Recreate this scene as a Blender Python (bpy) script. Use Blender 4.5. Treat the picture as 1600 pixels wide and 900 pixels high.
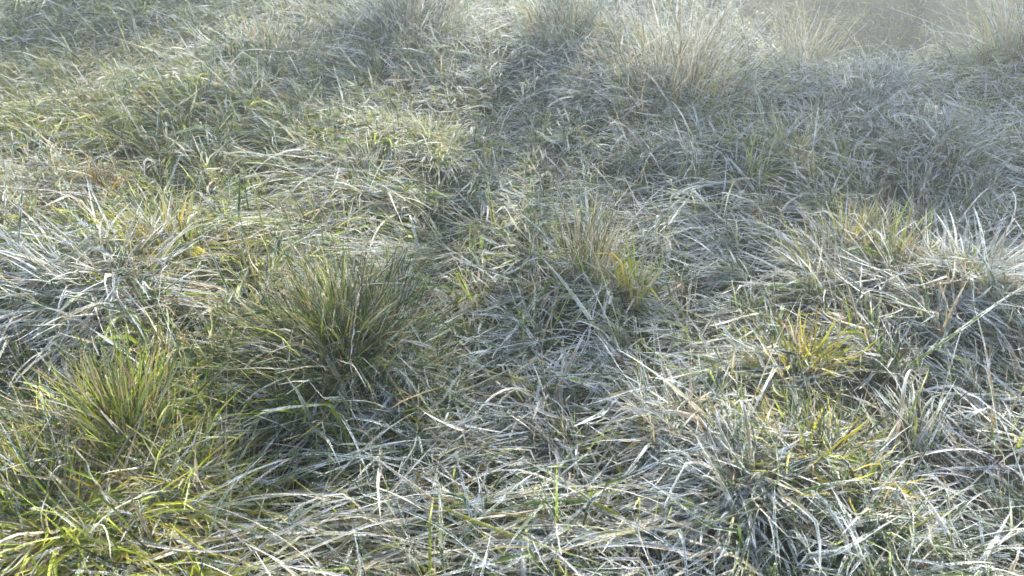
import bpy, math
import numpy as np
from mathutils import Vector

for o in list(bpy.data.objects):
    bpy.data.objects.remove(o)
SC = bpy.context.scene
R = math.radians

# ------------------------------------------------------------------ camera
CAM_H, PITCH, LENS = 1.12, 34.0, 27.8
cam_d = bpy.data.cameras.new('camera')
cam_d.lens = LENS; cam_d.sensor_width = 36
cam_d.dof.use_dof = True; cam_d.dof.focus_distance = 1.85; cam_d.dof.aperture_fstop = 9.0
cam_d.clip_start = 0.02; cam_d.clip_end = 2000
cam = bpy.data.objects.new('camera', cam_d)
SC.collection.objects.link(cam)
cam.location = (0, 0, CAM_H)
cam.rotation_euler = (R(90 - PITCH), 0, 0)
SC.camera = cam

# ------------------------------------------------------------------ sky, sun, exposure
SUN_EL, SUN_AZ = 31.0, 32.0      # azimuth clockwise from +Y (ahead) towards +X (right)
SUN_STRENGTH, SKY_STRENGTH, EXPOSURE = 5.0, 0.12, 1.54
HAZE_DENSITY = 0.047
w = bpy.data.worlds.new('World'); SC.world = w; w.use_nodes = True
nt = w.node_tree
bg = nt.nodes['Background']
sky = nt.nodes.new('ShaderNodeTexSky')
sky.sky_type = 'NISHITA'; sky.sun_disc = False
sky.sun_elevation = R(SUN_EL); sky.sun_rotation = R(SUN_AZ)
nt.links.new(sky.outputs[0], bg.inputs[0])
bg.inputs[1].default_value = SKY_STRENGTH
sd = bpy.data.lights.new('sun', 'SUN')
sd.energy = SUN_STRENGTH; sd.angle = R(0.6); sd.color = (1.0, 0.93, 0.77)
sun = bpy.data.objects.new('sun', sd); SC.collection.objects.link(sun)
sdir = Vector((math.sin(R(SUN_AZ)) * math.cos(R(SUN_EL)), math.cos(R(SUN_AZ)) * math.cos(R(SUN_EL)), math.sin(R(SUN_EL))))
sun.rotation_euler = sdir.to_track_quat('Z', 'Y').to_euler()
sun.location = sdir * 30
SC.view_settings.view_transform = 'Standard'
SC.view_settings.look = 'None'
SC.view_settings.exposure = EXPOSURE
SC.view_settings.gamma = 1.0
SC.view_settings.use_curve_mapping = False
SC.cycles.max_bounces = 6
SC.cycles.diffuse_bounces = 3
SC.cycles.transmission_bounces = 3
SC.cycles.volume_bounces = 1
SC.cycles.use_denoising = True

# ------------------------------------------------------------------ noise
rng = np.random.default_rng(11)
_P = np.concatenate([rng.permutation(512)] * 2)
_G = rng.uniform(-1, 1, (512, 2)); _G /= np.linalg.norm(_G, axis=1)[:, None]
def noise(x, y, seed=0):
    x = x + seed * 17.31; y = y - seed * 9.77
    xi = np.floor(x).astype(np.int64); yi = np.floor(y).astype(np.int64)
    xf = x - xi; yf = y - yi
    u = xf * xf * (3 - 2 * xf); v = yf * yf * (3 - 2 * yf)
    def g(a, b):
        h = _P[(_P[(xi + a) & 511] + yi + b) & 511]
        return _G[h, 0] * (xf - a) + _G[h, 1] * (yf - b)
    a = g(0, 0); b = g(1, 0); c = g(0, 1); d = g(1, 1)
    return ((a + (b - a) * u) * (1 - v) + (c + (d - c) * u) * v) * 1.5
def sstep(a, b, x):
    t = np.clip((x - a) / (b - a), 0, 1); return t * t * (3 - 2 * t)

# ------------------------------------------------------------------ lie of the land
HOLLOWS = []     # x, y, radius, depth
MOUNDS = []      # x, y, radius, height   (filled once the tussocks are placed)
def land0(x, y):
    x = np.asarray(x, float); y = np.asarray(y, float)
    z = 0.10 * sstep(0.3, -1.6, x - 0.15 * (y - 2))             # bank on the left
    z = z + 0.09 * sstep(0.5, 2.2, x) * sstep(1.0, 3.0, y)      # low swell on the right
    z = z - 0.03 * sstep(0.6, 0.0, np.hypot((x - 0.1) / 1.2, y - 1.75))
    near = np.exp(-((np.hypot(x, y) / 40) ** 2))
    z = z + near * (0.06 * noise(x * 0.9, y * 1.1, 1) + 0.04 * noise(x * 2.3, y * 2.6, 2) + 0.018 * noise(x * 6, y * 6, 3))
    z = z - 0.80 * sstep(3.05, 4.1, y) * sstep(1.05, 1.6, x)      # hollow behind the swell
    z = z + 1.2 * noise(x * 0.03, y * 0.03, 5) * sstep(15, 90, np.hypot(x, y))
    return z
def land(x, y):
    z = land0(x, y)
    for mx, my, mr, mh in MOUNDS:
        z = z + mh * np.exp(-((x - mx) ** 2 + (y - my) ** 2) / (mr * mr))
    for mx, my, mr, mh in HOLLOWS:
        z = z - mh * np.exp(-(((x - mx) ** 2 + (y - my) ** 2) / (mr * mr)) ** 1.6)
    return z
FPX = LENS / 36 * 1600
def at(px, py, f=land0):
    """the spot of ground seen at a point of the 1600x900 photograph"""
    dx = (px - 800) / FPX; dy = (450 - py) / FPX
    cp, sp = math.cos(R(PITCH)), math.sin(R(PITCH))
    d = np.array([dx, cp + dy * sp, -sp + dy * cp])
    t = 0.4; z = 0.0
    for i in range(2400):
        p = d * t + np.array([0, 0, CAM_H])
        z = float(f(p[0], p[1]))
        if p[2] < z: break
        t += 0.006
    return p[0], p[1], z

# ------------------------------------------------------------------ helpers: objects
def link(o): SC.collection.objects.link(o); return o
def tag(o, label=None, cat=None, group=None, kind=None):
    if label: o['label'] = label
    if cat: o['category'] = cat
    if group: o['group'] = group
    if kind: o['kind'] = kind
    return o
def empty(name, loc, label, cat, group=None):
    o = bpy.data.objects.new(name, None); o.location = loc; o.empty_display_size = 0.05
    return tag(link(o), label, cat, group)

# ------------------------------------------------------------------ materials
def new_mat(name):
    m = bpy.data.materials.new(name); m.use_nodes = True
    m.node_tree.nodes.clear()
    return m, m.node_tree.nodes, m.node_tree.links
def math_n(N, L, op, a, b=None, c=None, clamp=False):
    n = N.new('ShaderNodeMath'); n.operation = op; n.use_clamp = clamp
    for i, v in enumerate((a, b, c)):
        if v is None: continue
        if isinstance(v, (int, float)): n.inputs[i].default_value = v
        else: L.new(v, n.inputs[i])
    return n.outputs[0]
def blade_material(name='frosted_blade', trans=0.40, frost_col=(0.80, 0.82, 0.86)):
    m, N, L = new_mat(name)
    out = N.new('ShaderNodeOutputMaterial')
    at_ = N.new('ShaderNodeAttribute'); at_.attribute_name = 'tint'
    uv = N.new('ShaderNodeUVMap'); uv.uv_map = 'UVMap'
    sep = N.new('ShaderNodeSeparateXYZ'); L.new(uv.outputs[0], sep.inputs[0])
    geo = N.new('ShaderNodeNewGeometry')
    n1 = N.new('ShaderNodeTexNoise'); n1.inputs['Scale'].default_value = 330; n1.inputs['Detail'].default_value = 2
    L.new(geo.outputs['Position'], n1.inputs['Vector'])
    n2 = N.new('ShaderNodeTexNoise'); n2.inputs['Scale'].default_value = 38; n2.inputs['Detail'].default_value = 2
    L.new(geo.outputs['Position'], n2.inputs['Vector'])
    # rime sits thickest along the two margins and thins to the midrib
    e = math_n(N, L, 'MULTIPLY', math_n(N, L, 'ABSOLUTE', math_n(N, L, 'SUBTRACT', sep.outputs[0], 0.5)), 2.0)
    e = math_n(N, L, 'POWER', e, 2.0)
    grain = math_n(N, L, 'SUBTRACT', math_n(N, L, 'ADD', n1.outputs[0], n2.outputs[0]), 1.0)
    f = math_n(N, L, 'MULTIPLY_ADD', at_.outputs['Alpha'], 1.5, -0.95)
    f = math_n(N, L, 'MULTIPLY_ADD', e, math_n(N, L, 'MULTIPLY', at_.outputs['Alpha'], 1.9), f)
    f = math_n(N, L, 'MULTIPLY_ADD', grain, 3.4, f, clamp=True)
    mix = N.new('ShaderNodeMix'); mix.data_type = 'RGBA'
    L.new(f, mix.inputs[0]); L.new(at_.outputs['Color'], mix.inputs[6]); mix.inputs[7].default_value = (*frost_col, 1)
    bump = N.new('ShaderNodeBump'); bump.inputs['Strength'].default_value = 0.5; bump.inputs['Distance'].default_value = 0.001
    L.new(n1.outputs[0], bump.inputs['Height'])
    pb = N.new('ShaderNodeBsdfPrincipled')
    L.new(mix.outputs[2], pb.inputs['Base Color'])
    rr = math_n(N, L, 'MULTIPLY_ADD', n1.outputs[0], 0.5, 0.18)
    L.new(rr, pb.inputs['Roughness']); L.new(bump.outputs[0], pb.inputs['Normal'])
    pb.inputs['Specular IOR Level'].default_value = 0.5
    tr = N.new('ShaderNodeBsdfTranslucent'); L.new(mix.outputs[2], tr.inputs[0])
    ms = N.new('ShaderNodeMixShader'); ms.inputs[0].default_value = trans
    L.new(pb.outputs[0], ms.inputs[1]); L.new(tr.outputs[0], ms.inputs[2])
    L.new(ms.outputs[0], out.inputs[0])
    return m
BLADE = blade_material()

def ground_material():
    m, N, L = new_mat('thatch_and_soil')
    out = N.new('ShaderNodeOutputMaterial'); pb = N.new('ShaderNodeBsdfPrincipled')
    geo = N.new('ShaderNodeNewGeometry')
    a = N.new('ShaderNodeTexNoise'); a.inputs['Scale'].default_value = 9; a.inputs['Detail'].default_value = 6
    b = N.new('ShaderNodeTexNoise'); b.inputs['Scale'].default_value = 120; b.inputs['Detail'].default_value = 4
    for n in (a, b): L.new(geo.outputs['Position'], n.inputs['Vector'])
    s = math_n(N, L, 'ADD', math_n(N, L, 'MULTIPLY', a.outputs[0], 0.5), math_n(N, L, 'MULTIPLY', b.outputs[0], 0.5))
    cr = N.new('ShaderNodeValToRGB'); L.new(s, cr.inputs[0])
    cr.color_ramp.elements[0].position = 0.35; cr.color_ramp.elements[0].color = (0.016, 0.020, 0.012, 1)
    cr.color_ramp.elements[1].position = 0.72; cr.color_ramp.elements[1].color = (0.06, 0.07, 0.055, 1)
    k = cr.color_ramp.elements.new(0.52); k.color = (0.03, 0.036, 0.024, 1)
    L.new(cr.outputs[0], pb.inputs['Base Color']); pb.inputs['Roughness'].default_value = 0.95
    bump = N.new('ShaderNodeBump'); bump.inputs['Strength'].default_value = 1; bump.inputs['Distance'].default_value = 0.01
    L.new(b.outputs[0], bump.inputs['Height']); L.new(bump.outputs[0], pb.inputs['Normal'])
    L.new(pb.outputs[0], out.inputs[0])
    return m

# ------------------------------------------------------------------ blade generator
def blade_arrays(x, y, az, el, L, W, droop, curl, segs, across, tint, frost, lift, z0=None, tip=None,
                 kink=None, jit=0.0, fold=0.3, clamp=True, power=1.4, R_=rng, base=None, wob=0.09):
    """grass blades as ribbons: they rise at angle el, droop, curl, and come to rest on the mat at height lift"""
    N = len(x); S = segs + 1
    s = np.linspace(0, 1, S)[None, :]
    e = el[:, None] - droop[:, None] * s ** power
    if kink is not None:
        ks = R_.uniform(0.25, 0.8, N)[:, None]
        e = e - kink[:, None] * sstep(ks - 0.07, ks + 0.07, s)
    e = np.maximum(e, -1.35)
    a = az[:, None] + curl[:, None] * s + np.cumsum(R_.normal(0, wob / math.sqrt(segs), (N, S)), axis=1)
    e = e + np.cumsum(R_.normal(0, wob / math.sqrt(segs), (N, S)), axis=1)
    ds = (L / segs)[:, None]
    dx = np.cos(e) * np.cos(a) * ds; dy = np.cos(e) * np.sin(a) * ds; dz = np.sin(e) * ds
    X = x[:, None] + np.concatenate([np.zeros((N, 1)), np.cumsum(dx[:, :-1], 1)], 1)
    Y = y[:, None] + np.concatenate([np.zeros((N, 1)), np.cumsum(dy[:, :-1], 1)], 1)
    zz = (land(x, y) if z0 is None else z0)
    Z = zz[:, None] + np.concatenate([np.zeros((N, 1)), np.cumsum(dz[:, :-1], 1)], 1)
    if clamp:
        gz = land(X, Y) + lift[:, None] * np.clip(s * 5, 0, 1)
        d = Z - gz; k = 0.015
        Z = gz + np.where(d > k, d, k * np.exp(np.clip((d - k) / (k * 5), -40, 0)))
    P = np.stack([X, Y, Z], -1)
    T = np.gradient(P, axis=1); T /= np.linalg.norm(T, axis=2)[..., None] + 1e-9
    up = np.zeros_like(T); up[..., 2] = 1
    side = np.cross(T, up); ln = np.linalg.norm(side, axis=2)[..., None]
    alt = np.stack([-np.sin(a), np.cos(a), np.zeros_like(a)], -1)
    side = np.where(ln > 0.15, side / (ln + 1e-9), -alt)
    nor = np.cross(side, T)
    tw = R_.normal(0, 0.7, N)[:, None] + R_.normal(0, 1.1, N)[:, None] * s
    ct, st = np.cos(tw)[..., None], np.sin(tw)[..., None]
    sd_ = side * ct + nor * st; nr = nor * ct - side * st
    prof = np.minimum(1, 0.55 + 2.2 * s) * np.clip(1 - s ** 2.6, 0, 1) ** 0.8 + 0.05
    wd = W[:, None] * prof
    if jit: wd = wd * (1 + jit * R_.uniform(-1, 1, (N, S)))
    hw = (wd * 0.5)[..., None]
    rows = [P - sd_ * hw]
    if across == 3: rows.append(P - nr * hw * fold * 2)
    rows.append(P + sd_ * hw)
    V = np.stack(rows, 2)                                   # N,S,A,3
    A = across
    idx = np.arange(N * S * A).reshape(N, S, A)
    q = np.stack([idx[:, :-1, :-1], idx[:, :-1, 1:], idx[:, 1:, 1:], idx[:, 1:, :-1]], -1).reshape(-1, 4)
    U = np.broadcast_to(np.linspace(0, 1, A)[None, None, :], (N, S, A))
    Vv = np.broadcast_to(s[:, :, None], (N, S, A))
    uv = np.stack([U, Vv], -1).reshape(-1, 2)
    C = np.empty((N, S, A, 4))
    col = np.broadcast_to(tint[:, None, :], (N, S, 3)).copy()
    if tip is not None:                                     # tip: (colour N,3 ; start N)
        tc, ts = tip
        m = sstep(ts[:, None], ts[:, None] + 0.3, np.broadcast_to(s, (N, S)))[..., None]
        col = col * (1 - m) + tc[:, None, :] * m
    C[..., :3] = col[:, :, None, :]
    C[..., 3] = (frost[:, None] * (0.30 + 0.85 * s))[:, :, None]
    return V.reshape(-1, 3), q, uv, C.reshape(-1, 4)

def crystals(V, segs, across, N, n_per, size, R_):
    """rime needles standing off the margins of the nearest blades"""
    S = segs + 1
    G = V.reshape(N, S, across, 3)
    b = R_.integers(0, N, N * n_per); j = R_.integers(0, S - 1, N * n_per); sd = R_.integers(0, 2, N * n_per)
    p0 = np.where(sd[:, None] == 0, G[b, j, 0], G[b, j, across - 1]); p1 = np.where(sd[:, None] == 0, G[b, j + 1, 0], G[b, j + 1, across - 1])
    c = np.where(sd[:, None] == 0, G[b, j, across - 1], G[b, j, 0])
    t = R_.uniform(0, 1, len(b))[:, None]; p = p0 * (1 - t) + p1 * t
    al = p1 - p0; al /= np.linalg.norm(al, axis=1)[:, None] + 1e-9
    out = p0 - c; out /= np.linalg.norm(out, axis=1)[:, None] + 1e-9
    d = out + al * R_.normal(0.2, 0.5, len(b))[:, None] + R_.normal(0, 0.45, (len(b), 3))
    d /= np.linalg.norm(d, axis=1)[:, None]
    ln = size * R_.uniform(0.4, 1.3, len(b))[:, None]
    hw = size * 0.17
    v = np.stack([p - al * hw - d * size * .2, p + al * hw - d * size * .2, p + d * ln + al * hw * .3, p + d * ln - al * hw * .3], 1).reshape(-1, 3)
    q = np.arange(len(b) * 4).reshape(-1, 4)
    C = np.tile(np.array([0.7, 0.74, 0.78, 1.0]), (len(v), 1)); uv = np.tile([[0.0, 0.0]], (len(v), 1))
    return v, q, uv, C

def merge(parts):
    V, Q, U, C = [], [], [], []; o = 0
    for v, q, u, c in parts:
        V.append(v); Q.append(q + o); U.append(u); C.append(c); o += len(v)
    return np.concatenate(V), np.concatenate(Q), np.concatenate(U), np.concatenate(C)
def mesh_obj(name, parts, mat=None, parent=None, origin=(0, 0, 0)):
    V, Q, U, C = merge(parts)
    V = V - np.array(origin)
    me = bpy.data.meshes.new(name)
    me.vertices.add(len(V)); me.vertices.foreach_set('co', V.astype(np.float32).ravel())
    nf = len(Q)
    me.loops.add(nf * 4); me.loops.foreach_set('vertex_index', Q.astype(np.int32).ravel())
    me.polygons.add(nf)
    me.polygons.foreach_set('loop_start', np.arange(0, nf * 4, 4, dtype=np.int32))
    me.update(calc_edges=True)
    me.polygons.foreach_set('use_smooth', np.ones(nf, dtype=bool))
    ul = me.uv_layers.new(name='UVMap'); ul.data.foreach_set('uv', U[Q.ravel()].astype(np.float32).ravel())
    ca = me.color_attributes.new('tint', 'FLOAT_COLOR', 'POINT'); ca.data.foreach_set('color', C.astype(np.float32).ravel())
    me.materials.append(mat or BLADE)
    o = link(bpy.data.objects.new(name, me))
    if parent is not None: o.parent = parent
    else: o.location = origin
    return o

# ------------------------------------------------------------------ colours of the sward
PAL = {
    'green':  (0.085, 0.135, 0.025), 'deep': (0.035, 0.070, 0.020), 'lime': (0.36, 0.41, 0.05),
    'yellow': (0.60, 0.50, 0.07), 'straw': (0.36, 0.29, 0.15), 'pale': (0.45, 0.40, 0.27),
    'orange': (0.48, 0.27, 0.07), 'brown': (0.13, 0.085, 0.045), 'grey': (0.13, 0.17, 0.11), 'plum': (0.12, 0.07, 0.07)}
def pick(names, probs, n, R_=rng, var=0.22):
    a = np.array([PAL[k] for k in names]); p = np.array(probs, float); p /= p.sum()
    c = a[R_.choice(len(names), n, p=p)]
    return np.clip(c * (1 + R_.normal(0, var, (n, 1))) * (1 + R_.normal(0, 0.07, (n, 3))), 0.005, 0.9)

# green, thawed patches of the photograph: x, y, radius, amount
GREEN = []
def greenness(x, y):
    g = 0.20 * np.ones_like(x) + 0.25 * np.clip(noise(x * 1.5, y * 1.5, 21), -1, 1) + 0.22 * sstep(0.3, -1.6, x)
    for gx, gy, gr, ga in GREEN:
        g = g + ga * np.exp(-((x - gx) ** 2 + (y - gy) ** 2) / gr ** 2)
    return np.clip(g, 0, 1)
for px, py, r, a in [(90, 850, .30, .85), (210, 680, .20, .55), (480, 540, .22, .6), (250, 840, .22, .5), (330, 600, .3, .3), (1260, 730, .18, .5),
                     (1240, 545, .15, .35), (280, 370, .3, .35), (60, 230, .5, .35), (100, 150, .5, .25), (960, 430, .15, .3),
                     (1350, 380, .25, .35), (560, 290, .35, .25), (1000, 730, .12, .25), (480, 390, .3, .2), (690, 180, .3, .2)]:
    gx, gy, _ = at(px, py); GREEN.append((gx, gy, r, a))

# ------------------------------------------------------------------ the named tussocks
# px, py (foot in the 1600x900 picture), radius, blade length, count, spread(0 upright..1 flat), mound h, mound r, lean az (deg, 0 = right, 90 = away), lean, frost, palette, width, label, category, name
G_, Y_ = ('green', 'lime', 'straw', 'grey'), (5, 2, 2, 2)
T = [
 # upright and arching tussocks
 dict(p=(545, 590), r=.14, L=.34, n=2300, sp=.46, mh=.16, mr=.18, lean=(110, .25), fr=.20, pal=(('deep', 'green', 'lime', 'straw'), (4, 6, 3, 3)), w=.0028, label='large dark green fine-bladed tussock left of centre, shaded on the near side'),
 dict(p=(215, 720), r=.085, L=.34, n=700, sp=.22, mh=.03, mr=.12, lean=(90, .05), fr=.10, pal=(('lime', 'green', 'straw'), (6, 4, 2)), w=.0034, tip='straw', label='upright yellow-green tuft with brownish straw tips near the left edge'),
 dict(p=(90, 880), r=.22, L=.34, n=2600, sp=.85, mh=.10, mr=.28, lean=(185, .45), fr=.28, pal=(('lime', 'yellow', 'pale', 'straw'), (7, 2, 4, 1)), w=.0036, label='bright lime green sunlit tussock filling the bottom left corner'),
 dict(p=(290, 800), r=.13, L=.24, n=900, sp=.6, mh=.04, mr=.16, lean=(150, .25), fr=.28, pal=(('lime', 'yellow', 'pale'), (6, 1, 4)), w=.0032, label='green and straw coloured tussock just right of the bottom left corner one'),
 dict(p=(1140, 800), r=.10, L=.20, n=800, sp=.85, mh=.07, mr=.16, lean=(90, 0), fr=.95, pal=(('pale', 'straw', 'grey', 'green'), (4, 3, 2, 2)), w=.0042, label='white frosted starburst tussock with blades radiating flat, bottom right of centre'),
 dict(p=(1265, 760), r=.12, L=.22, n=620, sp=.5, mh=.05, mr=.15, lean=(75, .2), fr=.36, pal=(('lime', 'green', 'yellow', 'straw'), (5, 5, 2, 2)), w=.0042, label='yellow-green tussock with broad tips right of the frosted starburst'),
 dict(p=(1350, 850), r=.13, L=.20, n=620, sp=.65, mh=.04, mr=.16, lean=(60, .2), fr=.58, pal=(('deep', 'green', 'lime'), (4, 5, 2)), w=.0032, label='bluish green half frosted tussock by the bottom edge, below the yellow-green one'),
 dict(p=(915, 450), r=.06, L=.50, n=270, sp=.16, mh=.03, mr=.14, lean=(100, .1), fr=.48, pal=(('straw', 'green', 'pale', 'lime'), (5, 4, 3, 1)), w=.0034, label='tall straw and green upright tuft just right of the picture centre'),
 dict(p=(990, 480), r=.045, L=.34, n=190, sp=.2, mh=.02, mr=.1, lean=(80, .05), fr=.30, pal=(('lime', 'yellow', 'straw'), (5, 2, 3)), w=.0042, label='small yellowish upright tuft beside the tall straw tuft'),
 dict(p=(1325, 400), r=.045, L=.44, n=200, sp=.18, mh=.02, mr=.1, lean=(80, .05), fr=.30, pal=(('lime', 'straw', 'yellow'), (5, 4, 1)), w=.0048, label='narrow upright yellow-green tuft, left one of the pair on the right side'),
 dict(p=(1385, 430), r=.055, L=.44, n=210, sp=.24, mh=.03, mr=.12, lean=(60, .15), fr=.34, pal=(('lime', 'straw', 'green'), (4, 4, 3)), w=.0044, label='wider leaning yellow-green tuft, right one of the pair on the right side'),
 dict(p=(1250, 590), r=.06, L=.22, n=220, sp=.3, mh=.03, mr=.1, lean=(90, .1), fr=.24, pal=(('yellow', 'lime', 'straw', 'orange'), (4, 6, 3, .3)), w=.0044, tip='yellow', label='bright yellow and orange tuft among white blades on the right'),
 dict(p=(275, 400), r=.11, L=.26, n=300, sp=.45, mh=.03, mr=.14, lean=(140, .2), fr=.34, pal=(('yellow', 'lime', 'orange', 'straw'), (3, 5, .7, 3)), w=.0036, tip='yellow', label='loose orange and lime tuft in the upper left field'),
 dict(p=(160, 300), r=.05, L=.30, n=130, sp=.25, mh=.01, mr=.1, lean=(90, .1), fr=.02, pal=(('orange', 'straw', 'brown'), (5, 3, 2)), w=.0050, label='small rusty orange tuft high on the left'),
 dict(p=(670, 215), r=.17, L=.26, n=600, sp=.5, mh=.08, mr=.22, lean=(90, .1), fr=.66, pal=(('pale', 'lime', 'straw'), (5, 3, 3)), w=.0040, label='pale cream tussock lit by the sun above the picture centre'),
 dict(p=(110, 150), r=.15, L=.26, n=520, sp=.6, mh=.08, mr=.3, lean=(160, .1), fr=.5, pal=(('pale', 'lime', 'straw'), (4, 4, 3)), w=.0045, label='low cream and green tussock near the top left corner'),
 dict(p=(430, 90), r=.22, L=.40, n=700, sp=.4, mh=.08, mr=.3, lean=(90, .1), fr=.52, pal=(('green', 'grey', 'straw'), (4, 4, 3)), w=.0045, label='grey-green shaded tussock near the top edge, left'),
 dict(p=(640, 60), r=.25, L=.48, n=800, sp=.4, mh=.1, mr=.3, lean=(70, .1), fr=.66, pal=(('grey', 'green', 'straw'), (5, 4, 2)), w=.0055, label='bluish grey tussock at the top edge left of centre'),
 dict(p=(1060, 160), r=.24, L=.48, n=640, sp=.3, mh=.1, mr=.3, lean=(110, .1), fr=.62, pal=(('straw', 'pale', 'grey', 'green'), (4, 3, 3, 2)), w=.0048, label='tall misty straw tussock at the top, right of centre'),
 dict(p=(1240, 110), r=.22, L=.52, n=520, sp=.28, mh=.08, mr=.3, lean=(80, .1), fr=.58, pal=(('straw', 'lime', 'pale', 'grey'), (4, 2, 3, 2)), w=.0045, label='tall misty yellowish tussock against the dim hollow at the top right'),
 dict(p=(1350, 170), r=.24, L=.30, n=1000, sp=.6, mh=.12, mr=.34, lean=(90, .1), fr=.9, pal=(('grey', 'pale', 'green'), (4, 3, 2)), w=.0055, label='rounded white frosted tussock in front of the dim hollow'),
 dict(p=(1600, 110), r=.2, L=.47, n=450, sp=.32, mh=.1, mr=.3, lean=(60, .1), fr=.55, pal=(('straw', 'lime', 'grey'), (4, 2, 3)), w=.0045, label='tall pale tussock cut by the right edge near the top corner'),
 dict(p=(890, 70), r=.2, L=.45, n=520, sp=.3, mh=.06, mr=.3, lean=(100, .1), fr=.5, pal=(('straw', 'grey', 'green'), (4, 3, 3)), w=.0045, label='thin tall brownish grey tussock at the top edge centre'),
 dict(p=(1480, 250), r=.2, L=.34, n=520, sp=.7, mh=.08, mr=.25, lean=(0, .3), fr=.85, pal=(('grey', 'pale', 'green'), (5, 2, 3)), w=.0062, label='arching blue-white tussock at the upper right, blades combed to the right'),
 dict(p=(40, 330), r=.2, L=.34, n=700, sp=.75, mh=.07, mr=.26, lean=(180, .4), fr=.6, pal=(('straw', 'lime', 'pale'), (4, 3, 3)), w=.0038, label='flattened straw tussock at the left edge, combed to the left'),
 dict(p=(1060, 690), r=.07, L=.30, n=300, sp=.7, mh=.06, mr=.14, lean=(200, .35), fr=.8, pal=(('straw', 'pale', 'green', 'orange'), (4, 4, 3, .4)), w=.0042, label='arched sheaf of frosted straw blades above the frosted starburst'),
 dict(p=(1500, 460), r=.15, L=.3, n=480, sp=.75, mh=.06, mr=.18, lean=(20, .3), fr=.85, pal=(('pale', 'straw', 'grey'), (4, 4, 3)), w=.0050, label='white and pinkish straw tussock spreading at the right edge, mid height'),
 dict(p=(560, 320), r=.16, L=.34, n=600, sp=.8, mh=.08, mr=.24, lean=(170, .3), fr=.72, pal=(('pale', 'lime', 'straw'), (4, 3, 3)), w=.0036, label='flattened silvery green tussock above the large dark green one'),
 dict(p=(160, 470), r=.16, L=.36, n=600, sp=.85, mh=.05, mr=.22, lean=(195, .45), fr=.78, pal=(('grey', 'straw', 'pale', 'green'), (4, 3, 3, 3)), w=.0044, label='combed silvery tussock on the left, blades lying towards the left'),
 dict(p=(660, 680), r=.12, L=.30, n=360, sp=.85, mh=.03, mr=.14, lean=(60, .2), fr=.62, pal=(('grey', 'green', 'deep'), (4, 4, 3)), w=.0042, label='blue-grey shaded tuft right below the large dark green tussock'),
 dict(p=(870, 660), r=.17, L=.30, n=170, sp=1.05, mh=-.02, mr=.14, lean=(45, .3), fr=.82, pal=(('grey', 'pale', 'green'), (5, 3, 2)), w=.0060, label='broad-bladed bluish white tuft in the dark hollow right of centre'),
]
_h = [(at(a, b), c, d) for a, b, c, d in [(900, 640, .26, .09), (560, 720, .22, .07), (400, 830, .2, .06), (90, 90, .6, .22), (1400, 330, .4, .10), (820, 210, .4, .12),
      (1560, 600, .2, .07), (330, 250, .35, .10), (1080, 330, .35, .10), (1450, 800, .15, .06), (40, 600, .2, .07), (1150, 480, .25, .07), (560, 130, .4, .15)]]
HOLLOWS = [(p[0], p[1], c, d * .65) for p, c, d in _h]
for t in T:
    x, y, z = at(*t['p']); t['x'], t['y'] = x, y
    MOUNDS.append((x, y, t['mr'], t['mh'] * .45))

def fountain(t, R_, n, frost, pal, wscale=1.0, lscale=1.0, tip=None, spread=None, segs=8, r=None, across=3):
    sp = t['sp'] if spread is None else spread
    rr = (t['r'] if r is None else r)
    rad = rr * np.sqrt(R_.uniform(0, 1, n)) * R_.uniform(.3, 1.5, n); th = R_.uniform(0, 2 * np.pi, n)
    x = t['x'] + rad * np.cos(th); y = t['y'] + rad * np.sin(th)
    la, lm = R(t['lean'][0]), t['lean'][1]
    ax = np.cos(th) * (0.25 + sp * rad / rr) + lm * np.cos(la) + R_.normal(0, .42, n)
    ay = np.sin(th) * (0.25 + sp * rad / rr) + lm * np.sin(la) + R_.normal(0, .42, n)
    az = np.arctan2(ay, ax)
    out = np.clip(rad / rr + R_.normal(0, .2, n), 0, 1)
    el = R(88) - (.45 * max(sp - .35, 0) + out * sp * (1 - .45 * max(sp - .35, 0))) * R(82) - np.abs(R_.normal(0, .12, n))
    L = t['L'] * (.56 if t['y'] < 1.7 else .80 if t['L'] > .44 and t['x'] > .5 else .60 if t['L'] > .44 else .40) * lscale * R_.uniform(.35, 1.25, n)
    W = t['w'] * wscale * R_.uniform(.6, 1.5, n) * (1 if t['y'] < 1.7 else .72)
    droop = R_.uniform(.0, .9, n) * (0.4 + 1.8 * sp)
    droop = np.where(R_.random(n) < .45, droop * .35, droop)
    kink = np.where(R_.random(n) < .3, R_.uniform(.3, 1.9, n), 0)
    fr = np.clip(frost + R_.normal(0, .16, n), 0, 1.1)
    tint = pick(*pal, n, R_)
    tp = None
    if tip: tp = (pick((tip, 'brown', 'straw'), (4, 1, 2), n, R_), R_.uniform(.45, 1.1, n))
    else: tp = (pick(('straw', 'lime', 'pale'), (3, 2, 2), n, R_), R_.uniform(.6, 2.0, n))
    lift = R_.uniform(.004, .07, n)
    dist = math.hypot(t['x'], t['y'])
    return blade_arrays(x, y, az, el, L, W, droop, R_.normal(0, .5, n), segs, across, tint, fr, lift, tip=tp, kink=kink, jit=.18 if dist < 2.6 else 0, R_=R_)

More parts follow.
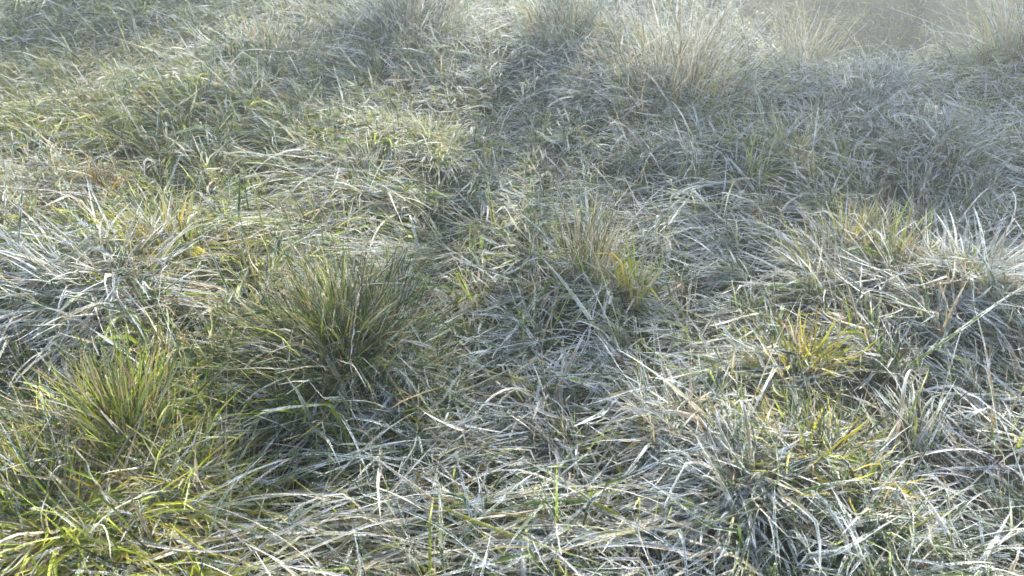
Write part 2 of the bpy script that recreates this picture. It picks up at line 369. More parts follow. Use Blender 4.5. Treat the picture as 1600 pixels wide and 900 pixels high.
def build_tussock(i, t):
    R_ = np.random.default_rng(500 + i)
    z = float(land(t['x'], t['y'])); org = (t['x'], t['y'], z)
    root = empty('grass_tussock', org, t['label'], 'grass tussock', 'grass tussocks of the meadow')
    n = int(t['n'] * (.85 if t['y'] < 2.4 else .75))
    near = math.hypot(t['x'], t['y']) < 2.0
    a = fountain(t, R_, int(n * .62), t['fr'], t['pal'], tip=t.get('tip'))
    mesh_obj('leaf_blades', [a], parent=root, origin=org)
    n2 = int(n * .3)
    b = fountain(t, R_, n2, min(1, t['fr'] * 1.15 + .25), (('grey', 'green', 'straw', 'pale'), (4, 3, 1.5, 1.5)), wscale=1.15, lscale=1.05, spread=min(.95, t['sp'] + .3), segs=9)
    parts = [b]
    if near: parts.append(crystals(b[0], 9, 3, n2, 8, .0026, R_))
    mesh_obj('frosted_blades', parts, parent=root, origin=org)
    c = fountain(t, R_, int(n * .10) + 6, t['fr'] * .6, (('straw', 'brown', 'plum', 'pale'), (5, 1, 1, 3)), wscale=.6, r=t['r'] * .6, lscale=1.15 + (.5 if t['L'] > .44 else 0), segs=8, across=2)
    mesh_obj('dead_blades', [c], parent=root, origin=org)

# ------------------------------------------------------------------ ground sheet
def build_ground():
    # fine in front of the camera, stretching out to the horizon
    g = np.linspace(-1, 1, 341)
    u = np.sign(g) * (np.abs(g) * 7 + np.abs(g) ** 9 * 600)
    X, Y = np.meshgrid(u, u + 3.2)
    Z = land(X, Y)
    n = len(u); V = np.stack([X, Y, Z], -1).reshape(-1, 3)
    idx = np.arange(n * n).reshape(n, n)
    Q = np.stack([idx[:-1, :-1], idx[:-1, 1:], idx[1:, 1:], idx[1:, :-1]], -1).reshape(-1, 4)
    o = mesh_obj('ground', [(V, Q, np.zeros((len(V), 2)), np.zeros((len(V), 4)))], mat=ground_material())
    tag(o, kind='structure')
build_ground()

# ------------------------------------------------------------------ the mat of frosted grass
def in_view(x, y, m=0.45):
    return (y > 0.45) & (np.abs(x) < 0.70 * y + m + 0.35)
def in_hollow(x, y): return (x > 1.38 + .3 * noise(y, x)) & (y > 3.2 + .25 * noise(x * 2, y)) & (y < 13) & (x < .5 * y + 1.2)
def sward():
    R_ = np.random.default_rng(77)
    parts = []
    def layer(n, ymin, ymax, kind, segs, across, jit, cry=0, width=1.0):
        # area-uniform points over the trapezium in front of the camera, with a margin
        y = R_.uniform(ymin, ymax, n * 3)
        x = R_.uniform(-1, 1, n * 3) * (0.74 * ymax + 1.7)
        k = (np.abs(x) < 0.74 * y + 1.7) & (~in_hollow(x, y) | (R_.random(n * 3) < .4))
        x, y = x[k][:n], y[k][:n]
        n = len(x)
        # gather the roots into tufts, leaving darker gaps between
        cell = 0.17
        cx = np.floor(x / cell); cy = np.floor(y / cell)
        h1 = np.sin(cx * 127.1 + cy * 311.7) * 43758.5453; h1 -= np.floor(h1)
        h2 = np.sin(cx * 269.5 + cy * 183.3) * 43758.5453; h2 -= np.floor(h2)
        h3 = np.sin(cx * 419.2 + cy * 371.9) * 43758.5453; h3 -= np.floor(h3)
        tx = (cx + .1 + .8 * h1) * cell; ty = (cy + .1 + .8 * h2) * cell
        pull = (0.55 if ymin < 2 else 0.30) if kind != 'thatch' else 0.0
        rx, ry = x - tx, y - ty
        x = tx + rx * (1 - pull); y = ty + ry * (1 - pull)
        g = greenness(x, y)
        flow = 3.0 * noise(x * .8, y * .8, 31) + math.pi * 1.0 + 1.3 * noise(x * 2.6, y * 2.6, 32)
        rad_az = np.arctan2(ry, rx)
        fx = np.cos(flow) * 1.0 + np.cos(rad_az) * .45 + R_.normal(0, .85, n)
        fy = np.sin(flow) * .7 + np.sin(rad_az) * .45 + R_.normal(0, .75, n)
        az = np.arctan2(fy, fx)
        big = 0.6 + 0.8 * h3; hol = in_hollow(x, y)
        if kind == 'lying':
            el = R_.uniform(R(5), R(60), n); L = R_.uniform(.05, .205, n) * (0.7 + .3 * big); droop = R_.uniform(.4, 2.2, n)
            W = (.0013 + R_.gamma(3, .00110, n)) * width; lift = R_.gamma(2, .012, n) + .004; fr = .86 - .50 * g + .03 * sstep(-.3, .8, x) + R_.normal(0, .2, n)
            tint = pick(('grey', 'green', 'straw', 'pale', 'deep', 'lime'), (3, 6, 1.6, 1.2, 3, 1.2), n, R_)
            gt = pick(('green', 'lime', 'straw'), (3, 4, 2), n, R_); m = R_.random(n) < g * 1.3; tint[m] = gt[m]
        elif kind == 'broad':
            el = R_.uniform(R(10), R(70), n); L = R_.uniform(.10, .32, n); droop = R_.uniform(.3, 2.4, n)
            W = R_.uniform(.0055, .0095, n) * width; lift = R_.gamma(2, .016, n) + .012; fr = .92 - .35 * g + R_.normal(0, .1, n)
            tint = pick(('grey', 'green', 'pale', 'straw'), (4, 4, 2, 2), n, R_)
        elif kind == 'upright':
            el = R_.uniform(R(45), R(92), n); L = R_.uniform(.07, .2, n) * big; droop = R_.uniform(.2, 1.4, n)
            W = R_.gamma(4, .0007, n) * width; lift = R_.uniform(.003, .04, n); fr = .74 - .55 * g + R_.normal(0, .15, n)
            tint = pick(('green', 'deep', 'lime', 'straw', 'grey'), (4, 2, 4, 2, 2), n, R_)
        elif kind == 'wisp':
            el = R_.uniform(R(30), R(88), n); L = R_.uniform(.15, .4, n); droop = R_.uniform(.3, 1.6, n)
            W = R_.uniform(.0008, .0018, n) * width; lift = R_.uniform(.02, .08, n); fr = .6 - .3 * g + R_.normal(0, .2, n)
            tint = pick(('straw', 'plum', 'brown', 'pale', 'orange'), (4, 2, 2, 3, .35), n, R_)
        else:
            el = R_.uniform(R(-5), R(25), n); L = R_.uniform(.05, .16, n); droop = R_.uniform(.3, 1.5, n)
            az = R_.uniform(0, 2 * np.pi, n); W = R_.uniform(.0015, .004, n) * width; lift = R_.uniform(.001, .02, n); fr = .30 + R_.normal(0, .2, n)
            tint = pick(('brown', 'straw', 'grey', 'deep', 'plum'), (3, 2, 4, 3, 1), n, R_)
        stiff = R_.random(n) < .62
        droop = np.where(stiff, droop * .15, droop)
        if kind == 'lying': el = np.where(stiff, el * .55, el)
        sz = 1 - .30 * sstep(1.35, 2.9, y); L = L * sz; W = W * (1 - .26 * sstep(1.35, 2.9, y)); lift = lift * (1 - .3 * sstep(1.35, 2.9, y))
        kink = np.where(R_.random(n) < .3, R_.uniform(.3, 1.9, n), 0)
        curl = np.where(stiff, .12, .8) * R_.normal(0, 1, n)
        tip = (pick(('straw', 'pale', 'lime', 'orange'), (4, 3, 2, .25), n, R_), R_.uniform(.5, 2.2, n))
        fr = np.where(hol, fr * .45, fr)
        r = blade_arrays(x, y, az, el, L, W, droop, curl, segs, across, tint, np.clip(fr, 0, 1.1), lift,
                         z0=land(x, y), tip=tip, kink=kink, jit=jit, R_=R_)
        parts.append(r)
        if cry: parts.append(crystals(r[0], segs, across, n, cry, .0033, R_))
    layer(12800, .25, 2.3, 'thatch', 3, 2, .2)
    layer(34800, .25, 2.3, 'lying', 9, 3, .3, cry=8)
    layer(2100, .25, 2.3, 'broad', 10, 3, .22, cry=22)
    layer(7800, .25, 2.3, 'upright', 6, 3, .2, cry=3)
    layer(1700, .25, 2.3, 'wisp', 8, 2, .2)
    layer(18900, 2.3, 4.6, 'thatch', 3, 2, 0, width=1.3)
    layer(85000, 2.3, 4.6, 'lying', 6, 3, .2, width=1.2)
    layer(7100, 2.3, 4.6, 'broad', 8, 3, .15, width=1.1)
    layer(28300, 2.3, 4.6, 'upright', 5, 3, 0, width=1.15)
    layer(3500, 2.3, 4.6, 'wisp', 7, 2, 0)
    layer(63000, 4.6, 9.5, 'lying', 5, 2, 0, width=2.0)
    layer(25200, 4.6, 9.5, 'upright', 4, 2, 0, width=1.8)
    layer(6300, 4.6, 9.5, 'wisp', 6, 2, 0, width=1.3)
    layer(45000, 9.5, 24, 'lying', 4, 2, 0, width=4.5)
    layer(20000, 9.5, 24, 'upright', 3, 2, 0, width=4.5)
    # the sides and the back of the viewer, seen only from other positions
    o = mesh_obj('frosted_grass', parts)
    tag(o, 'matted frosted meadow grass covering the whole field', kind='stuff')
sward()
for i, t in enumerate(T): build_tussock(i, t)

# ------------------------------------------------------------------ sheaves of blades pressed flat side by side
H_ = [
 ((300, 875), (760, 840), 90, 'pale', 'flattened white sheaf along the bottom edge, left of centre'),
 ((430, 850), (930, 800), 80, 'straw', 'long pale sheaf combed level across the bottom centre'),
 ((1120, 880), (760, 905), 70, 'pale', 'frosted sheaf lying level under the frosted starburst at the bottom edge'),
 ((760, 850), (1060, 770), 70, 'grey', 'frosted sheaf rising gently towards the frosted starburst from its left'),
 ((620, 330), (370, 345), 110, 'lime', 'silvery green sheaf combed level, upper left of centre'),
 ((560, 300), (330, 400), 80, 'pale', 'pale sheaf combed down to the left, upper left'),
 ((220, 470), (0, 610), 90, 'grey', 'silvery sheaf sweeping down to the left edge, mid height'),
 ((340, 500), (90, 560), 80, 'straw', 'straw coloured sheaf combed to the left above the upright yellow-green tuft'),
 ((150, 330), (-60, 290), 90, 'straw', 'yellowish straw sheaf combed level at the left edge'),
 ((660, 430), (430, 400), 80, 'green', 'silvery sheaf combed left, above the large dark green tussock'),
 ((1450, 480), (1640, 420), 70, 'pale', 'white sheaf sweeping up to the right edge, mid height'),
 ((1370, 480), (1190, 400), 70, 'straw', 'straw sheaf combed left at the foot of the pair of yellow-green tufts'),
 ((1580, 580), (1390, 480), 55, 'grey', 'grey-white sheaf sloping up to the left near the right edge'),
 ((1580, 800), (1390, 650), 45, 'plum', 'brownish frosted sheaf sloping up to the left, lower right'),
 ((1290, 880), (1530, 800), 70, 'green', 'half green frosted sheaf at the bottom edge, right of the starburst'),
 ((700, 640), (900, 540), 60, 'grey', 'bluish sheaf sloping up to the right, beside the large dark green tussock'),
 ((520, 760), (740, 690), 45, 'grey', 'thin shaded sheaf crossing the dark hollow below the large dark green tussock'),
 ((930, 300), (1150, 250), 80, 'grey', 'blue-grey sheaf combed level, right of the picture centre top'),
 ((1180, 330), (1000, 380), 60, 'grey', 'shaded frosted sheaf combed left, right of the tall straw tuft'),
 ((960, 650), (820, 600), 50, 'plum', 'brownish purple sheaf in the dark hollow right of centre'),
 ((1050, 610), (1230, 560), 50, 'pale', 'white sheaf leaning right below the dark upright stalk'),
]
def build_sheaf(i, p0, p1, n, col, label):
    R_ = np.random.default_rng(2000 + i)
    a = np.array(at(*p0, land)); b = np.array(at(*p1, land)); d = b - a; D = math.hypot(d[0], d[1]); az0 = math.atan2(d[1], d[0])
    wv = .035 + .10 * D
    u = R_.uniform(-.25, .55, n); v = R_.normal(0, wv, n)
    x = a[0] + math.cos(az0) * u * D - math.sin(az0) * v; y = a[1] + math.sin(az0) * u * D + math.cos(az0) * v
    L = D * R_.uniform(.28, .85, n); az = az0 + R_.normal(0, .33, n) - v / D * .3
    el = R_.uniform(R(5), R(38), n); droop = R_.uniform(.5, 1.5, n)
    pal = ((col, 'pale', 'green', 'straw', 'lime'), (4, 3, 2, 2, 1)); near = a[1] < 2.2
    fr = np.clip(R_.normal(.85, .13, n), .3, 1.1)
    W = R_.uniform(.0022, .0062, n) * (1 if near else .85)
    r = blade_arrays(x, y, az, el, L, W, droop, R_.normal(0, .3, n), 12, 3, pick(*pal, n, R_), fr, R_.uniform(.012, .075, n), kink=np.where(R_.random(n) < .15, R_.uniform(.3, 1.2, n), 0), jit=.22, R_=R_, wob=.08,
                     tip=(pick(('straw', 'pale'), (1, 1), n, R_), R_.uniform(.6, 2, n)))
    org = np.array([a[0], a[1], float(land(a[0], a[1]))])
    parts = [r] + ([crystals(r[0], 12, 3, n, 18, .0033, R_)] if near else [])
    tag(mesh_obj('grass_sheaf', parts, origin=org), label, 'grass sheaf', 'sheaves of blades pressed flat')
for i, h in enumerate(H_): build_sheaf(i, *h)

# ------------------------------------------------------------------ single stalks, blades and leaves
def spot(px, py, h): return np.array(at(px, py, lambda x, y: land(x, y) + h))
def smooth_path(pts, segs):
    p = np.array(pts); k = len(p)
    q = np.vstack([2 * p[0] - p[1], p, 2 * p[-1] - p[-2]])
    out = []
    for u in np.linspace(0, k - 1, segs + 1):
        i = min(int(u), k - 2); t = u - i
        a, b, c, d = q[i], q[i + 1], q[i + 2], q[i + 3]
        out.append(.5 * ((2 * b) + (c - a) * t + (2 * a - 5 * b + 4 * c - d) * t * t + (3 * b - a - 3 * c + d) * t ** 3))
    return np.array(out)
def ribbon(path, W, col, frost, R_, tipcol=None, jit=.12, roll=0.0, taper=1.0, fold=.35):
    S = len(path); s = np.linspace(0, 1, S)
    T_ = np.gradient(path, axis=0); T_ /= np.linalg.norm(T_, axis=1)[:, None] + 1e-9
    side = np.cross(T_, [0, 0, 1.0]); ln = np.linalg.norm(side, axis=1)[:, None]
    side = np.where(ln > .2, side / (ln + 1e-9), [1.0, 0, 0]); nor = np.cross(side, T_)
    tw = roll + .5 * s[:, None]
    sd_ = side * np.cos(tw) + nor * np.sin(tw); nr = nor * np.cos(tw) - side * np.sin(tw)
    wd = W * (np.minimum(1, .55 + 2.5 * s) * np.clip(1 - s ** (2.4 / taper), 0, 1) ** .8 + .05) * (1 + jit * R_.uniform(-1, 1, S))
    hw = (wd * .5)[:, None]
    V = np.stack([path - sd_ * hw, path - nr * hw * fold * 2, path + sd_ * hw], 1)
    idx = np.arange(S * 3).reshape(S, 3)
    Q = np.stack([idx[:-1, :-1], idx[:-1, 1:], idx[1:, 1:], idx[1:, :-1]], -1).reshape(-1, 4)
    U = np.stack([np.broadcast_to([0, .5, 1.0], (S, 3)), np.broadcast_to(s[:, None], (S, 3))], -1).reshape(-1, 2)
    C = np.empty((S, 3, 4)); c = np.array(PAL[col])
    C[..., :3] = c
    if tipcol: C[..., :3] = c * (1 - sstep(.45, .9, s))[:, None, None] + np.array(PAL[tipcol]) * sstep(.45, .9, s)[:, None, None]
    C[..., 3] = frost
    return V.reshape(-1, 3), Q, U, C.reshape(-1, 4)
def stem_tube(path, r, col, frost):
    S = len(path); s = np.linspace(0, 1, S); A = 6
    T_ = np.gradient(path, axis=0); T_ /= np.linalg.norm(T_, axis=1)[:, None] + 1e-9
    ref = np.array([1.0, .2, .1]); a = np.cross(T_, ref); a /= np.linalg.norm(a, axis=1)[:, None]; b = np.cross(T_, a)
    ph = np.arange(A) * 2 * np.pi / A
    ring = a[:, None] * np.cos(ph)[None, :, None] + b[:, None] * np.sin(ph)[None, :, None]
    V = path[:, None] + ring * (r * (1 - .5 * s))[:, None, None]
    idx = np.arange(S * A).reshape(S, A); nx = np.roll(idx, -1, 1)
    Q = np.stack([idx[:-1], nx[:-1], nx[1:], idx[1:]], -1).reshape(-1, 4)
    C = np.empty((S * A, 4)); C[:, :3] = PAL[col]; C[:, 3] = frost
    return V.reshape(-1, 3), Q, np.tile([[0.1, 0.5]], (S * A, 1)), C
def stalk(pts, r, col, label, head=None, frost=.5, head_col='straw', seed=0, group='thin stalks standing out of the grass'):
    """flowering stalk: stem, and a seed head of short glumes at its tip"""
    R_ = np.random.default_rng(900 + seed)
    path = smooth_path([spot(*p) for p in pts], 14); org = path[0].copy()
    path[1:-1] += R_.normal(0, .0015, (13, 3))
    root = empty('grass_stalk', tuple(org), label, 'grass stalk', group)
    r = r * 1.25
    st = stem_tube(path, r, col, frost)
    # stem blades clasping it
    sheath = ribbon(smooth_path([path[3], path[5] + R_.normal(0, .006, 3), path[7] + R_.normal(0, .02, 3)], 6), r * 3.2, col, frost, R_)
    mesh_obj('stem', [st, sheath], parent=root, origin=org)
    if head:
        n = 46; u = R_.uniform(0, 1, n); k = path[-5:]; d = (k[-1] - k[0]); hl = head
        dd = d / (np.linalg.norm(d) + 1e-9); base = path[-1] - dd * hl * .6
        p = base + dd * (u * hl)[:, None]
        az = R_.uniform(0, 2 * np.pi, n)
        v = dd[None] * .9 + np.stack([np.cos(az), np.sin(az), np.full(n, .2)], -1) * .45
        parts = []
        for i in range(n):
            w_ = v[i] / np.linalg.norm(v[i]); l = hl * R_.uniform(.12, .24) * (1.15 - .6 * u[i])
            parts.append(ribbon(np.array([p[i], p[i] + w_ * l * .5, p[i] + w_ * l]), r * 2.2, head_col, frost + .25, R_))
        mesh_obj('seed_head', parts, parent=root, origin=org)
def blade(pts, W, col, label, frost=.85, tip=None, name='grass_sprig', cat='grass blade', seed=0, group='single blades standing out of the grass', extra=(), taper=1.0):
    R_ = np.random.default_rng(1300 + seed)
    path = smooth_path([spot(p[0], p[1], p[2] + .018) for p in pts], 22); org = path[0].copy()
    path[1:-1] += R_.normal(0, .0008, (21, 3))
    b = ribbon(path, W, col, frost, R_, tip, roll=R_.normal(0, .3), taper=taper)
    parts = [b]
    if frost > .5:
        parts.append(crystals(b[0], 22, 3, 1, 170, .0028, R_))
    for e in extra:
        pp = smooth_path([spot(*p) for p in e], 14); parts.append(ribbon(pp, W * .9, col, frost, R_, tip))
    o = mesh_obj(name, parts, origin=org)
    tag(o, label, cat, group)

S_ = [
 (((497, 300, .0), (472, 235, .12), (443, 168, .26)), .0013, 'straw', 'curved pale stalk with a small seed head, upper left of centre', .035),
 (((662, 748, .01), (598, 712, .06), (528, 612, .16)), .0011, 'orange', 'thin orange brown stalk leaning left below the large dark green tussock', None),
 (((1206, 570, .0), (1208, 500, .10), (1211, 425, .22)), .0013, 'plum', 'dark upright stalk left of the bright yellow and orange tuft', .03),
 (((1541, 425, .0), (1543, 395, .06), (1546, 350, .13)), .0013, 'plum', 'short dark stalk near the right edge, mid height', .02),
 (((265, 452, .0), (222, 385, .08), (176, 330, .16)), .0012, 'orange', 'reddish straw stalk leaning left through the loose orange and lime tuft', .03),
 (((205, 850, .0), (160, 770, .12), (112, 690, .24)), .0014, 'straw', 'long straw stalk crossing the green grass in the lower left', None),
 (((865, 330, .0), (860, 285, .08), (845, 240, .18)), .0013, 'pale', 'pale stalk rising behind the tall straw tuft', .04),
 (((553, 640, .05), (549, 560, .22), (560, 470, .40)), .0013, 'straw', 'tall straw stalk standing in the large dark green tussock', .03),
 (((1085, 110, .0), (1120, 50, .25), (1150, -30, .6)), .0019, 'pale', 'tall pale stalk leaning right at the top edge, right of centre', None),
 (((1010, 110, .0), (1005, 50, .25), (985, -30, .6)), .0019, 'straw', 'tall stalk leaning left at the top edge beside the misty straw tussock', .05),
 (((1122, 100, .0), (1121, 40, .25), (1121, -30, .6)), .0018, 'pale', 'upright straight stalk at the top edge in the misty straw tussock', None),
 (((1355, 90, .0), (1400, 45, .2), (1450, -10, .45)), .0018, 'straw', 'slanting stalk leaning right across the dim hollow, left one of three', None),
 (((1385, 100, .0), (1425, 40, .25), (1455, -20, .5)), .0018, 'straw', 'slanting stalk leaning right across the dim hollow, middle one of three', .05),
 (((1440, 90, .0), (1447, 60, .12), (1442, 20, .3)), .0017, 'straw', 'upright stalk in the dim hollow, right one of three', None),
 (((1275, 110, .0), (1235, 55, .2), (1190, 5, .45)), .0019, 'pale', 'long stalk leaning left out of the yellowish misty tussock', None),
 (((1350, 90, .0), (1325, 50, .2), (1300, 30, .3)), .0018, 'straw', 'short stalk leaning left over the rounded white tussock', .05),
 (((1500, 60, .0), (1480, 20, .2), (1460, -20, .4)), .0018, 'straw', 'faint stalk leaning left at the top edge near the right corner', None),
 (((1575, 90, .0), (1565, 20, .3), (1550, -40, .6)), .0018, 'pale', 'pale stalk at the top edge in the tussock cut by the right edge', None),
 (((735, 250, .0), (742, 200, .15), (720, 140, .35)), .0016, 'plum', 'thin brown stalk right of the pale cream tussock', .04),
 (((365, 300, .0), (350, 240, .15), (310, 190, .3)), .0014, 'brown', 'brown stalk leaning left in the upper left field', .035),
]
S_ += [
 (((1160, 150, .0), (1170, 90, .2), (1158, 20, .42)), .0016, 'straw', 'fine straw stalk between the two tall misty tussocks', .04),
 (((1200, 110, .0), (1080, 60, .2), (950, 20, .35)), .0015, 'straw', 'long fine stalk leaning far left out of the misty tussocks', None),
 (((1255, 140, .0), (1210, 80, .2), (1140, -10, .5)), .0018, 'pale', 'long pale stalk crossing the misty tussock from lower right to upper left', None),
 (((1010, 170, .0), (975, 125, .12), (945, 85, .22)), .0018, 'pale', 'short pale stalk leaning left at the foot of the tall misty straw tussock', None),
 (((1045, 120, .0), (1060, 60, .2), (1050, 10, .4)), .0016, 'pale', 'upright pale stalk in the heart of the tall misty straw tussock', None),
 (((1540, 100, .0), (1580, 50, .2), (1600, 0, .4)), .0018, 'straw', 'straw stalk leaning right into the top right corner', None),
 (((700, 120, .0), (715, 70, .15), (735, 30, .3)), .0016, 'pale', 'pale stalk leaning right in the bluish grey tussock at the top', None)]
for i, (pts, r, col, lab, head) in enumerate(S_): stalk(pts, r, col, lab, head, seed=i)
B_ = [
 (((872, 592, .03), (912, 545, .06), (930, 480, .10), (943, 432, .14)), .0060, 'pale', 'long straight white blade below the tall straw tuft', {}),
 (((1430, 612, .03), (1490, 606, .08), (1550, 640, .07), (1605, 690, .05)), .0085, 'pale', 'thick white arching blade reaching the right edge', {}),
 (((1120, 905, .04), (1040, 850, .06), (990, 820, .07), (930, 795, .05)), .0075, 'grey', 'long white blade lying diagonally left of the frosted starburst', {}),
 (((740, 838, .03), (732, 790, .06), (712, 705, .11)), .0062, 'grey', 'upright frosted blade at bottom centre, left one of a pair', {}),
 (((745, 838, .03), (748, 780, .06), (765, 728, .10)), .0075, 'green', 'dark-veined upright blade at bottom centre, right one of a pair', {}),
 (((1270, 450, .04), (1300, 440, .05), (1332, 434, .05)), .0110, 'grey', 'broad pale frosted leaf lying flat on the right, above the yellow and orange tuft', {'taper': 1.6}),
 (((1508, 655, .05), (1524, 645, .055), (1546, 636, .055)), .0090, 'pale', 'small broad white leaf near the right edge', {'taper': 1.5}),
 (((832, 690, .02), (838, 640, .06), (843, 590, .10)), .0065, 'green', 'upright bluish blade in the dark hollow right of centre', {}),
 (((1605, 730, .05), (1520, 732, .06), (1432, 738, .05)), .0060, 'pale', 'straight white blade lying level at the right edge', {}),
 (((1510, 905, .03), (1545, 860, .06), (1580, 800, .09)), .0100, 'grey', 'broad white blade leaning right in the bottom right corner', {'taper': 1.4}),
 (((1330, 880, .03), (1315, 830, .06), (1290, 790, .07), (1262, 763, .06)), .0070, 'pale', 'white curved blade under the yellow-green tussock', {}),
 (((455, 860, .03), (460, 800, .07), (530, 770, .06), (600, 745, .05)), .0065, 'pale', 'white blade bent sharply near the bottom, left of centre', {}),
 (((1075, 690, .03), (1010, 640, .09), (955, 660, .07), (925, 720, .04)), .0065, 'straw', 'arched straw blade with pale tip over the arched sheaf', {}),
 (((700, 760, .03), (800, 735, .06), (900, 770, .06), (960, 830, .04)), .0055, 'pale', 'long curving frosted blade lying across the bottom centre', {}),
 (((330, 865, .03), (430, 835, .06), (560, 838, .06), (680, 860, .04)), .0060, 'pale', 'long level frosted blade along the bottom edge, left of centre', {}),
 (((820, 905, .03), (818, 880, .06), (826, 850, .09)), .0095, 'pale', 'stubby white upright blade at the bottom edge centre', {'taper': 1.5}),
 (((1545, 180, .06), (1570, 176, .07), (1602, 182, .06)), .0190, 'grey', 'broad blue-white leaf at the upper right edge', {'taper': 1.6}),
 (((560, 770, .02), (552, 760, .045), (537, 748, .07)), .0090, 'lime', 'bright lime green forked shoot in the shade at bottom left of centre', {'frost': .05, 'name': 'young_shoot', 'extra': [((560, 770, .02), (556, 765, .04), (540, 768, .055)), ((562, 772, .02), (566, 765, .04), (575, 778, .05))]}),
 (((664, 768, .02), (660, 755, .045), (648, 735, .08)), .0080, 'yellow', 'yellow leaf at the foot of the thin orange brown stalk', {'frost': .2, 'name': 'young_shoot', 'extra': [((664, 768, .02), (662, 750, .05), (662, 734, .08))]}),
 (((1266, 705, .04), (1272, 670, .10), (1287, 634, .16)), .0085, 'lime', 'wide lime green blade with yellow tip standing in the yellow-green tussock', {'frost': .12, 'tip': 'yellow'}),
 (((1340, 770, .03), (1372, 725, .09), (1410, 690, .13)), .0070, 'lime', 'lime blade leaning right with a yellow tip, right of the yellow-green tussock', {'frost': .2, 'tip': 'yellow'}),
 (((1352, 735, .04), (1357, 715, .07), (1364, 695, .10)), .0080, 'yellow', 'short orange-yellow blade right of the yellow-green tussock', {'frost': .1, 'tip': 'orange'}),
 (((1272, 565, .03), (1274, 520, .08), (1279, 465, .15)), .0055, 'yellow', 'upright yellow blade with orange tip above the yellow and orange tuft', {'frost': .08, 'tip': 'orange'}),
 (((1240, 492, .07), (1280, 490, .075), (1322, 488, .07)), .0050, 'yellow', 'level yellow blade crossing the upright yellow one', {'frost': .2, 'tip': 'yellow'}),
 (((1205, 490, .08), (1238, 518, .07), (1262, 545, .05)), .0070, 'orange', 'orange and yellow blade sloping down to the yellow and orange tuft', {'frost': .15, 'tip': 'orange'}),
 (((1308, 560, .03), (1312, 510, .09), (1320, 445, .16)), .0045, 'straw', 'thin upright straw blade with reddish tip right of the yellow and orange tuft', {'frost': .35, 'tip': 'orange'}),
 (((1500, 800, .03), (1480, 770, .06), (1470, 735, .09)), .0075, 'straw', 'tan blade leaning left at the lower right', {'frost': .4, 'tip': 'orange'}),
 (((1552, 720, .03), (1550, 680, .07), (1548, 640, .10)), .0070, 'green', 'upright green blade near the right edge below the small white leaf', {'frost': .45, 'tip': 'orange'}),
 (((250, 410, .03), (285, 365, .09), (268, 330, .13)), .0048, 'yellow', 'yellow blade with orange tip in the loose orange and lime tuft', {'frost': .1, 'tip': 'orange'}),
 (((1368, 520, .03), (1340, 470, .05), (1440, 410, .05)), .0050, 'pale', 'folded white blade below the pair of yellow-green tufts', {}),
 (((1165, 540, .04), (1166, 510, .07), (1168, 480, .10)), .0050, 'yellow', 'short yellow blade with orange tip between white blades right of centre', {'frost': .15, 'tip': 'orange'}),
 (((470, 560, .2), (420, 520, .22), (372, 545, .18)), .0034, 'lime', 'lime blade arching left off the large dark green tussock', {'frost': .15}),
 (((5, 800, .05), (15, 782, .08), (40, 778, .07)), .0110, 'lime', 'bright lime leaf at the left edge above the sunlit corner tussock', {'frost': .05}),
 (((40, 890, .05), (65, 870, .08), (98, 858, .08)), .0070, 'pale', 'pale straw blade lying over the sunlit corner tussock', {'frost': .6}),
 (((855, 850, .03), (905, 800, .07), (945, 775, .08)), .0065, 'pale', 'white blade leaning right beside the diagonal white blade', {}),
 (((905, 742, .03), (890, 705, .06), (873, 693, .07)), .0060, 'pale', 'white hooked blade left of the arched sheaf', {}),
]
for i, (pts, W, col, lab, kw) in enumerate(B_): blade(pts, W * .8, col, lab, seed=i, **kw)

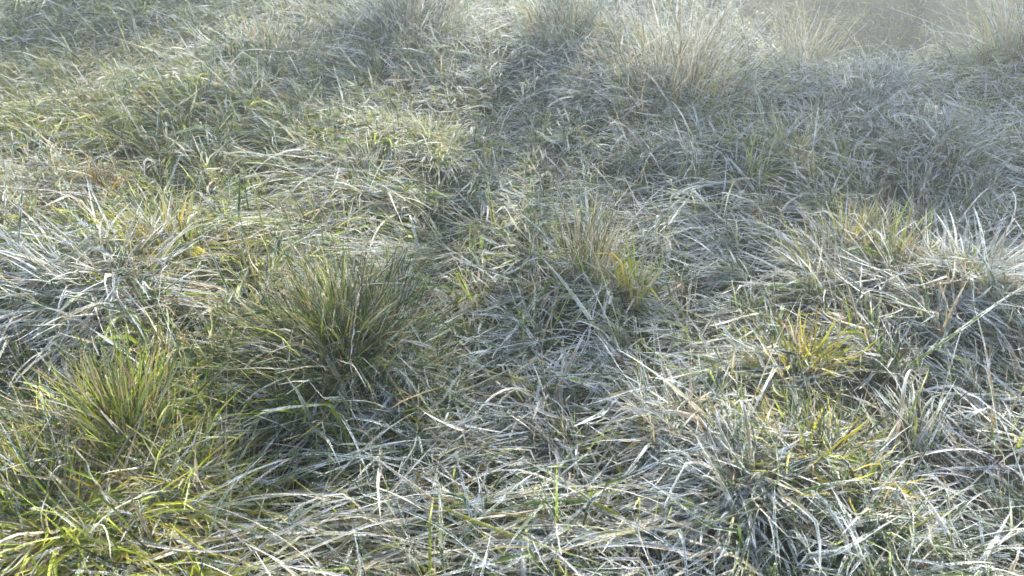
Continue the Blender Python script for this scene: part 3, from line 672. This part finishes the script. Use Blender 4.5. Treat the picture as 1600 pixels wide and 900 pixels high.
# ------------------------------------------------------------------ unseen small trees added beyond the meadow to cast shade patches on it
BARK = None
def tree_materials():
    m, N, L = new_mat('bark'); out = N.new('ShaderNodeOutputMaterial'); pb = N.new('ShaderNodeBsdfPrincipled')
    n = N.new('ShaderNodeTexNoise'); n.inputs['Scale'].default_value = 30; cr = N.new('ShaderNodeValToRGB'); L.new(n.outputs[0], cr.inputs[0])
    cr.color_ramp.elements[0].color = (.05, .04, .03, 1); cr.color_ramp.elements[1].color = (.2, .17, .13, 1)
    L.new(cr.outputs[0], pb.inputs['Base Color']); pb.inputs['Roughness'].default_value = .9; L.new(pb.outputs[0], out.inputs[0])
    return m
def build_shade_trees():
    bark = tree_materials()
    sv = np.array([math.sin(R(SUN_AZ)) * math.cos(R(SUN_EL)), math.cos(R(SUN_AZ)) * math.cos(R(SUN_EL)), math.sin(R(SUN_EL))])
    # crown clumps: the ground spot they shade, radius, fullness, distance towards the sun
    shade = [(1450, 22, 1.0, 1.5, 3.4), (1330, 18, .9, 1.4, 3.6), (1330, 300, .50, 1.0, 5.6), (1020, 290, .32, .8, 5.9), (1520, 190, .7, 1.1, 5.2), (890, 590, .27, 1.4, 6.6), (560, 690, .17, 1.0, 6.8),
             (390, 810, .14, .9, 7.0), (1180, 420, .22, .8, 6.2), (1330, 60, .8, 1.3, 4.6), (70, 75, .42, 1.1, 4.2), (560, 90, .4, .7, 4.4),
             (330, 220, .3, .7, 5.0), (800, 230, .26, .7, 5.4), (1160, 230, .35, .9, 5.0), (1580, 420, .25, .9, 6.0), (720, 640, .15, 1.0, 6.6), (280, 40, .3, .6, 4.4), (1500, 640, .13, .7, 6.8)]
    feet = [(5.2, 9.6), (2.4, 10.2), (-0.6, 10.6)]
    names = ['round-crowned tree out of the picture, beyond its top right corner', 'slim tree out of the picture, beyond the middle of its top edge', 'small tree out of the picture, beyond its top left corner']
    cl = [[], [], []]
    for i, (px, py, r, d, t) in enumerate(shade):
        g = np.array(at(px, py, land)); c = g + sv * t
        k = int(np.argmin([math.hypot(c[0] - f[0], c[1] - f[1]) for f in feet])); cl[k].append((c, r, d))
    for k, (fx, fy) in enumerate(feet):
        R_ = np.random.default_rng(40 + k); fz = float(land(fx, fy)); org = (fx, fy, fz - .05)
        root = empty('small_tree', org, names[k], 'tree', 'small trees beyond the meadow')
        top = np.array([fx + R_.normal(0, .15), fy - .3, fz + 3.6])
        trunk = smooth_path([np.array(org), np.array([fx + .1, fy - .05, fz + 1.2]), top * .5 + np.array([fx, fy, fz + 2.0]) * .5, top], 12)
        mesh_obj('trunk', [stem_tube(trunk, .09, 'brown', 0)], mat=bark, parent=root, origin=org)
        limbs, leaves = [], []
        for c, r, d in cl[k]:
            j = 4 + int(R_.integers(0, 4)); a = trunk[j]
            pth = smooth_path([a, a * .5 + c * .5 + np.array([0, 0, .15]), c], 10); limbs.append(stem_tube(pth, .028, 'brown', 0))
            for q in range(7):
                e = c + R_.normal(0, r * .5, 3); limbs.append(stem_tube(smooth_path([pth[6 + q % 4], (pth[8] + e) / 2 + R_.normal(0, .03, 3), e], 5), .010, 'brown', 0))
            n = int(d * 1.15 * math.pi * r * r / .0011)
            # leaf sprays: gathered round sub-centres for a ragged edge
            sc = R_.normal(0, 1, (16, 3)); sc = c + sc / np.linalg.norm(sc, axis=1)[:, None] * r * R_.uniform(.2, .95, (16, 1))
            p = sc[R_.integers(0, 16, n)] + R_.normal(0, r * .24, (n, 3))
            u = R_.normal(0, 1, (n, 3)); u /= np.linalg.norm(u, axis=1)[:, None]; v = np.cross(u, R_.normal(0, 1, (n, 3))); v /= np.linalg.norm(v, axis=1)[:, None]
            l = R_.uniform(.024, .04, (n, 1))
            V = np.stack([p - u * l, p + v * l * .5, p + u * l, p - v * l * .5], 1).reshape(-1, 3)
            C = np.ones((n * 4, 4)); C[:, :3] = np.repeat(pick(('green', 'deep', 'straw'), (4, 3, 1), n, R_), 4, 0); C[:, 3] = .1
            leaves.append((V, np.arange(n * 4).reshape(-1, 4), np.full((n * 4, 2), .5), C))
        mesh_obj('limbs', limbs, mat=bark, parent=root, origin=org)
        if leaves: mesh_obj('crown', leaves, parent=root, origin=org)
build_shade_trees()

# ------------------------------------------------------------------ mist
def build_haze():
    x0, x1, y0, y1, z0, z1 = -640, 640, -640, 650, -4.0, 4.6
    v = [(x, y, z) for z in (z0, z1) for y in (y0, y1) for x in (x0, x1)]
    f = [(0, 2, 3, 1), (4, 5, 7, 6), (0, 1, 5, 4), (2, 6, 7, 3), (0, 4, 6, 2), (1, 3, 7, 5)]
    me = bpy.data.meshes.new('haze'); me.from_pydata(v, [], f); me.update()
    m, N, L = new_mat('haze'); out = N.new('ShaderNodeOutputMaterial')
    pv = N.new('ShaderNodeVolumePrincipled'); pv.inputs['Color'].default_value = (.92, .97, 1, 1)
    pv.inputs['Density'].default_value = HAZE_DENSITY; pv.inputs['Anisotropy'].default_value = 0.84
    L.new(pv.outputs[0], out.inputs['Volume']); me.materials.append(m)
    tag(link(bpy.data.objects.new('haze', me)), 'thin backlit morning mist over the field', kind='stuff')
build_haze()
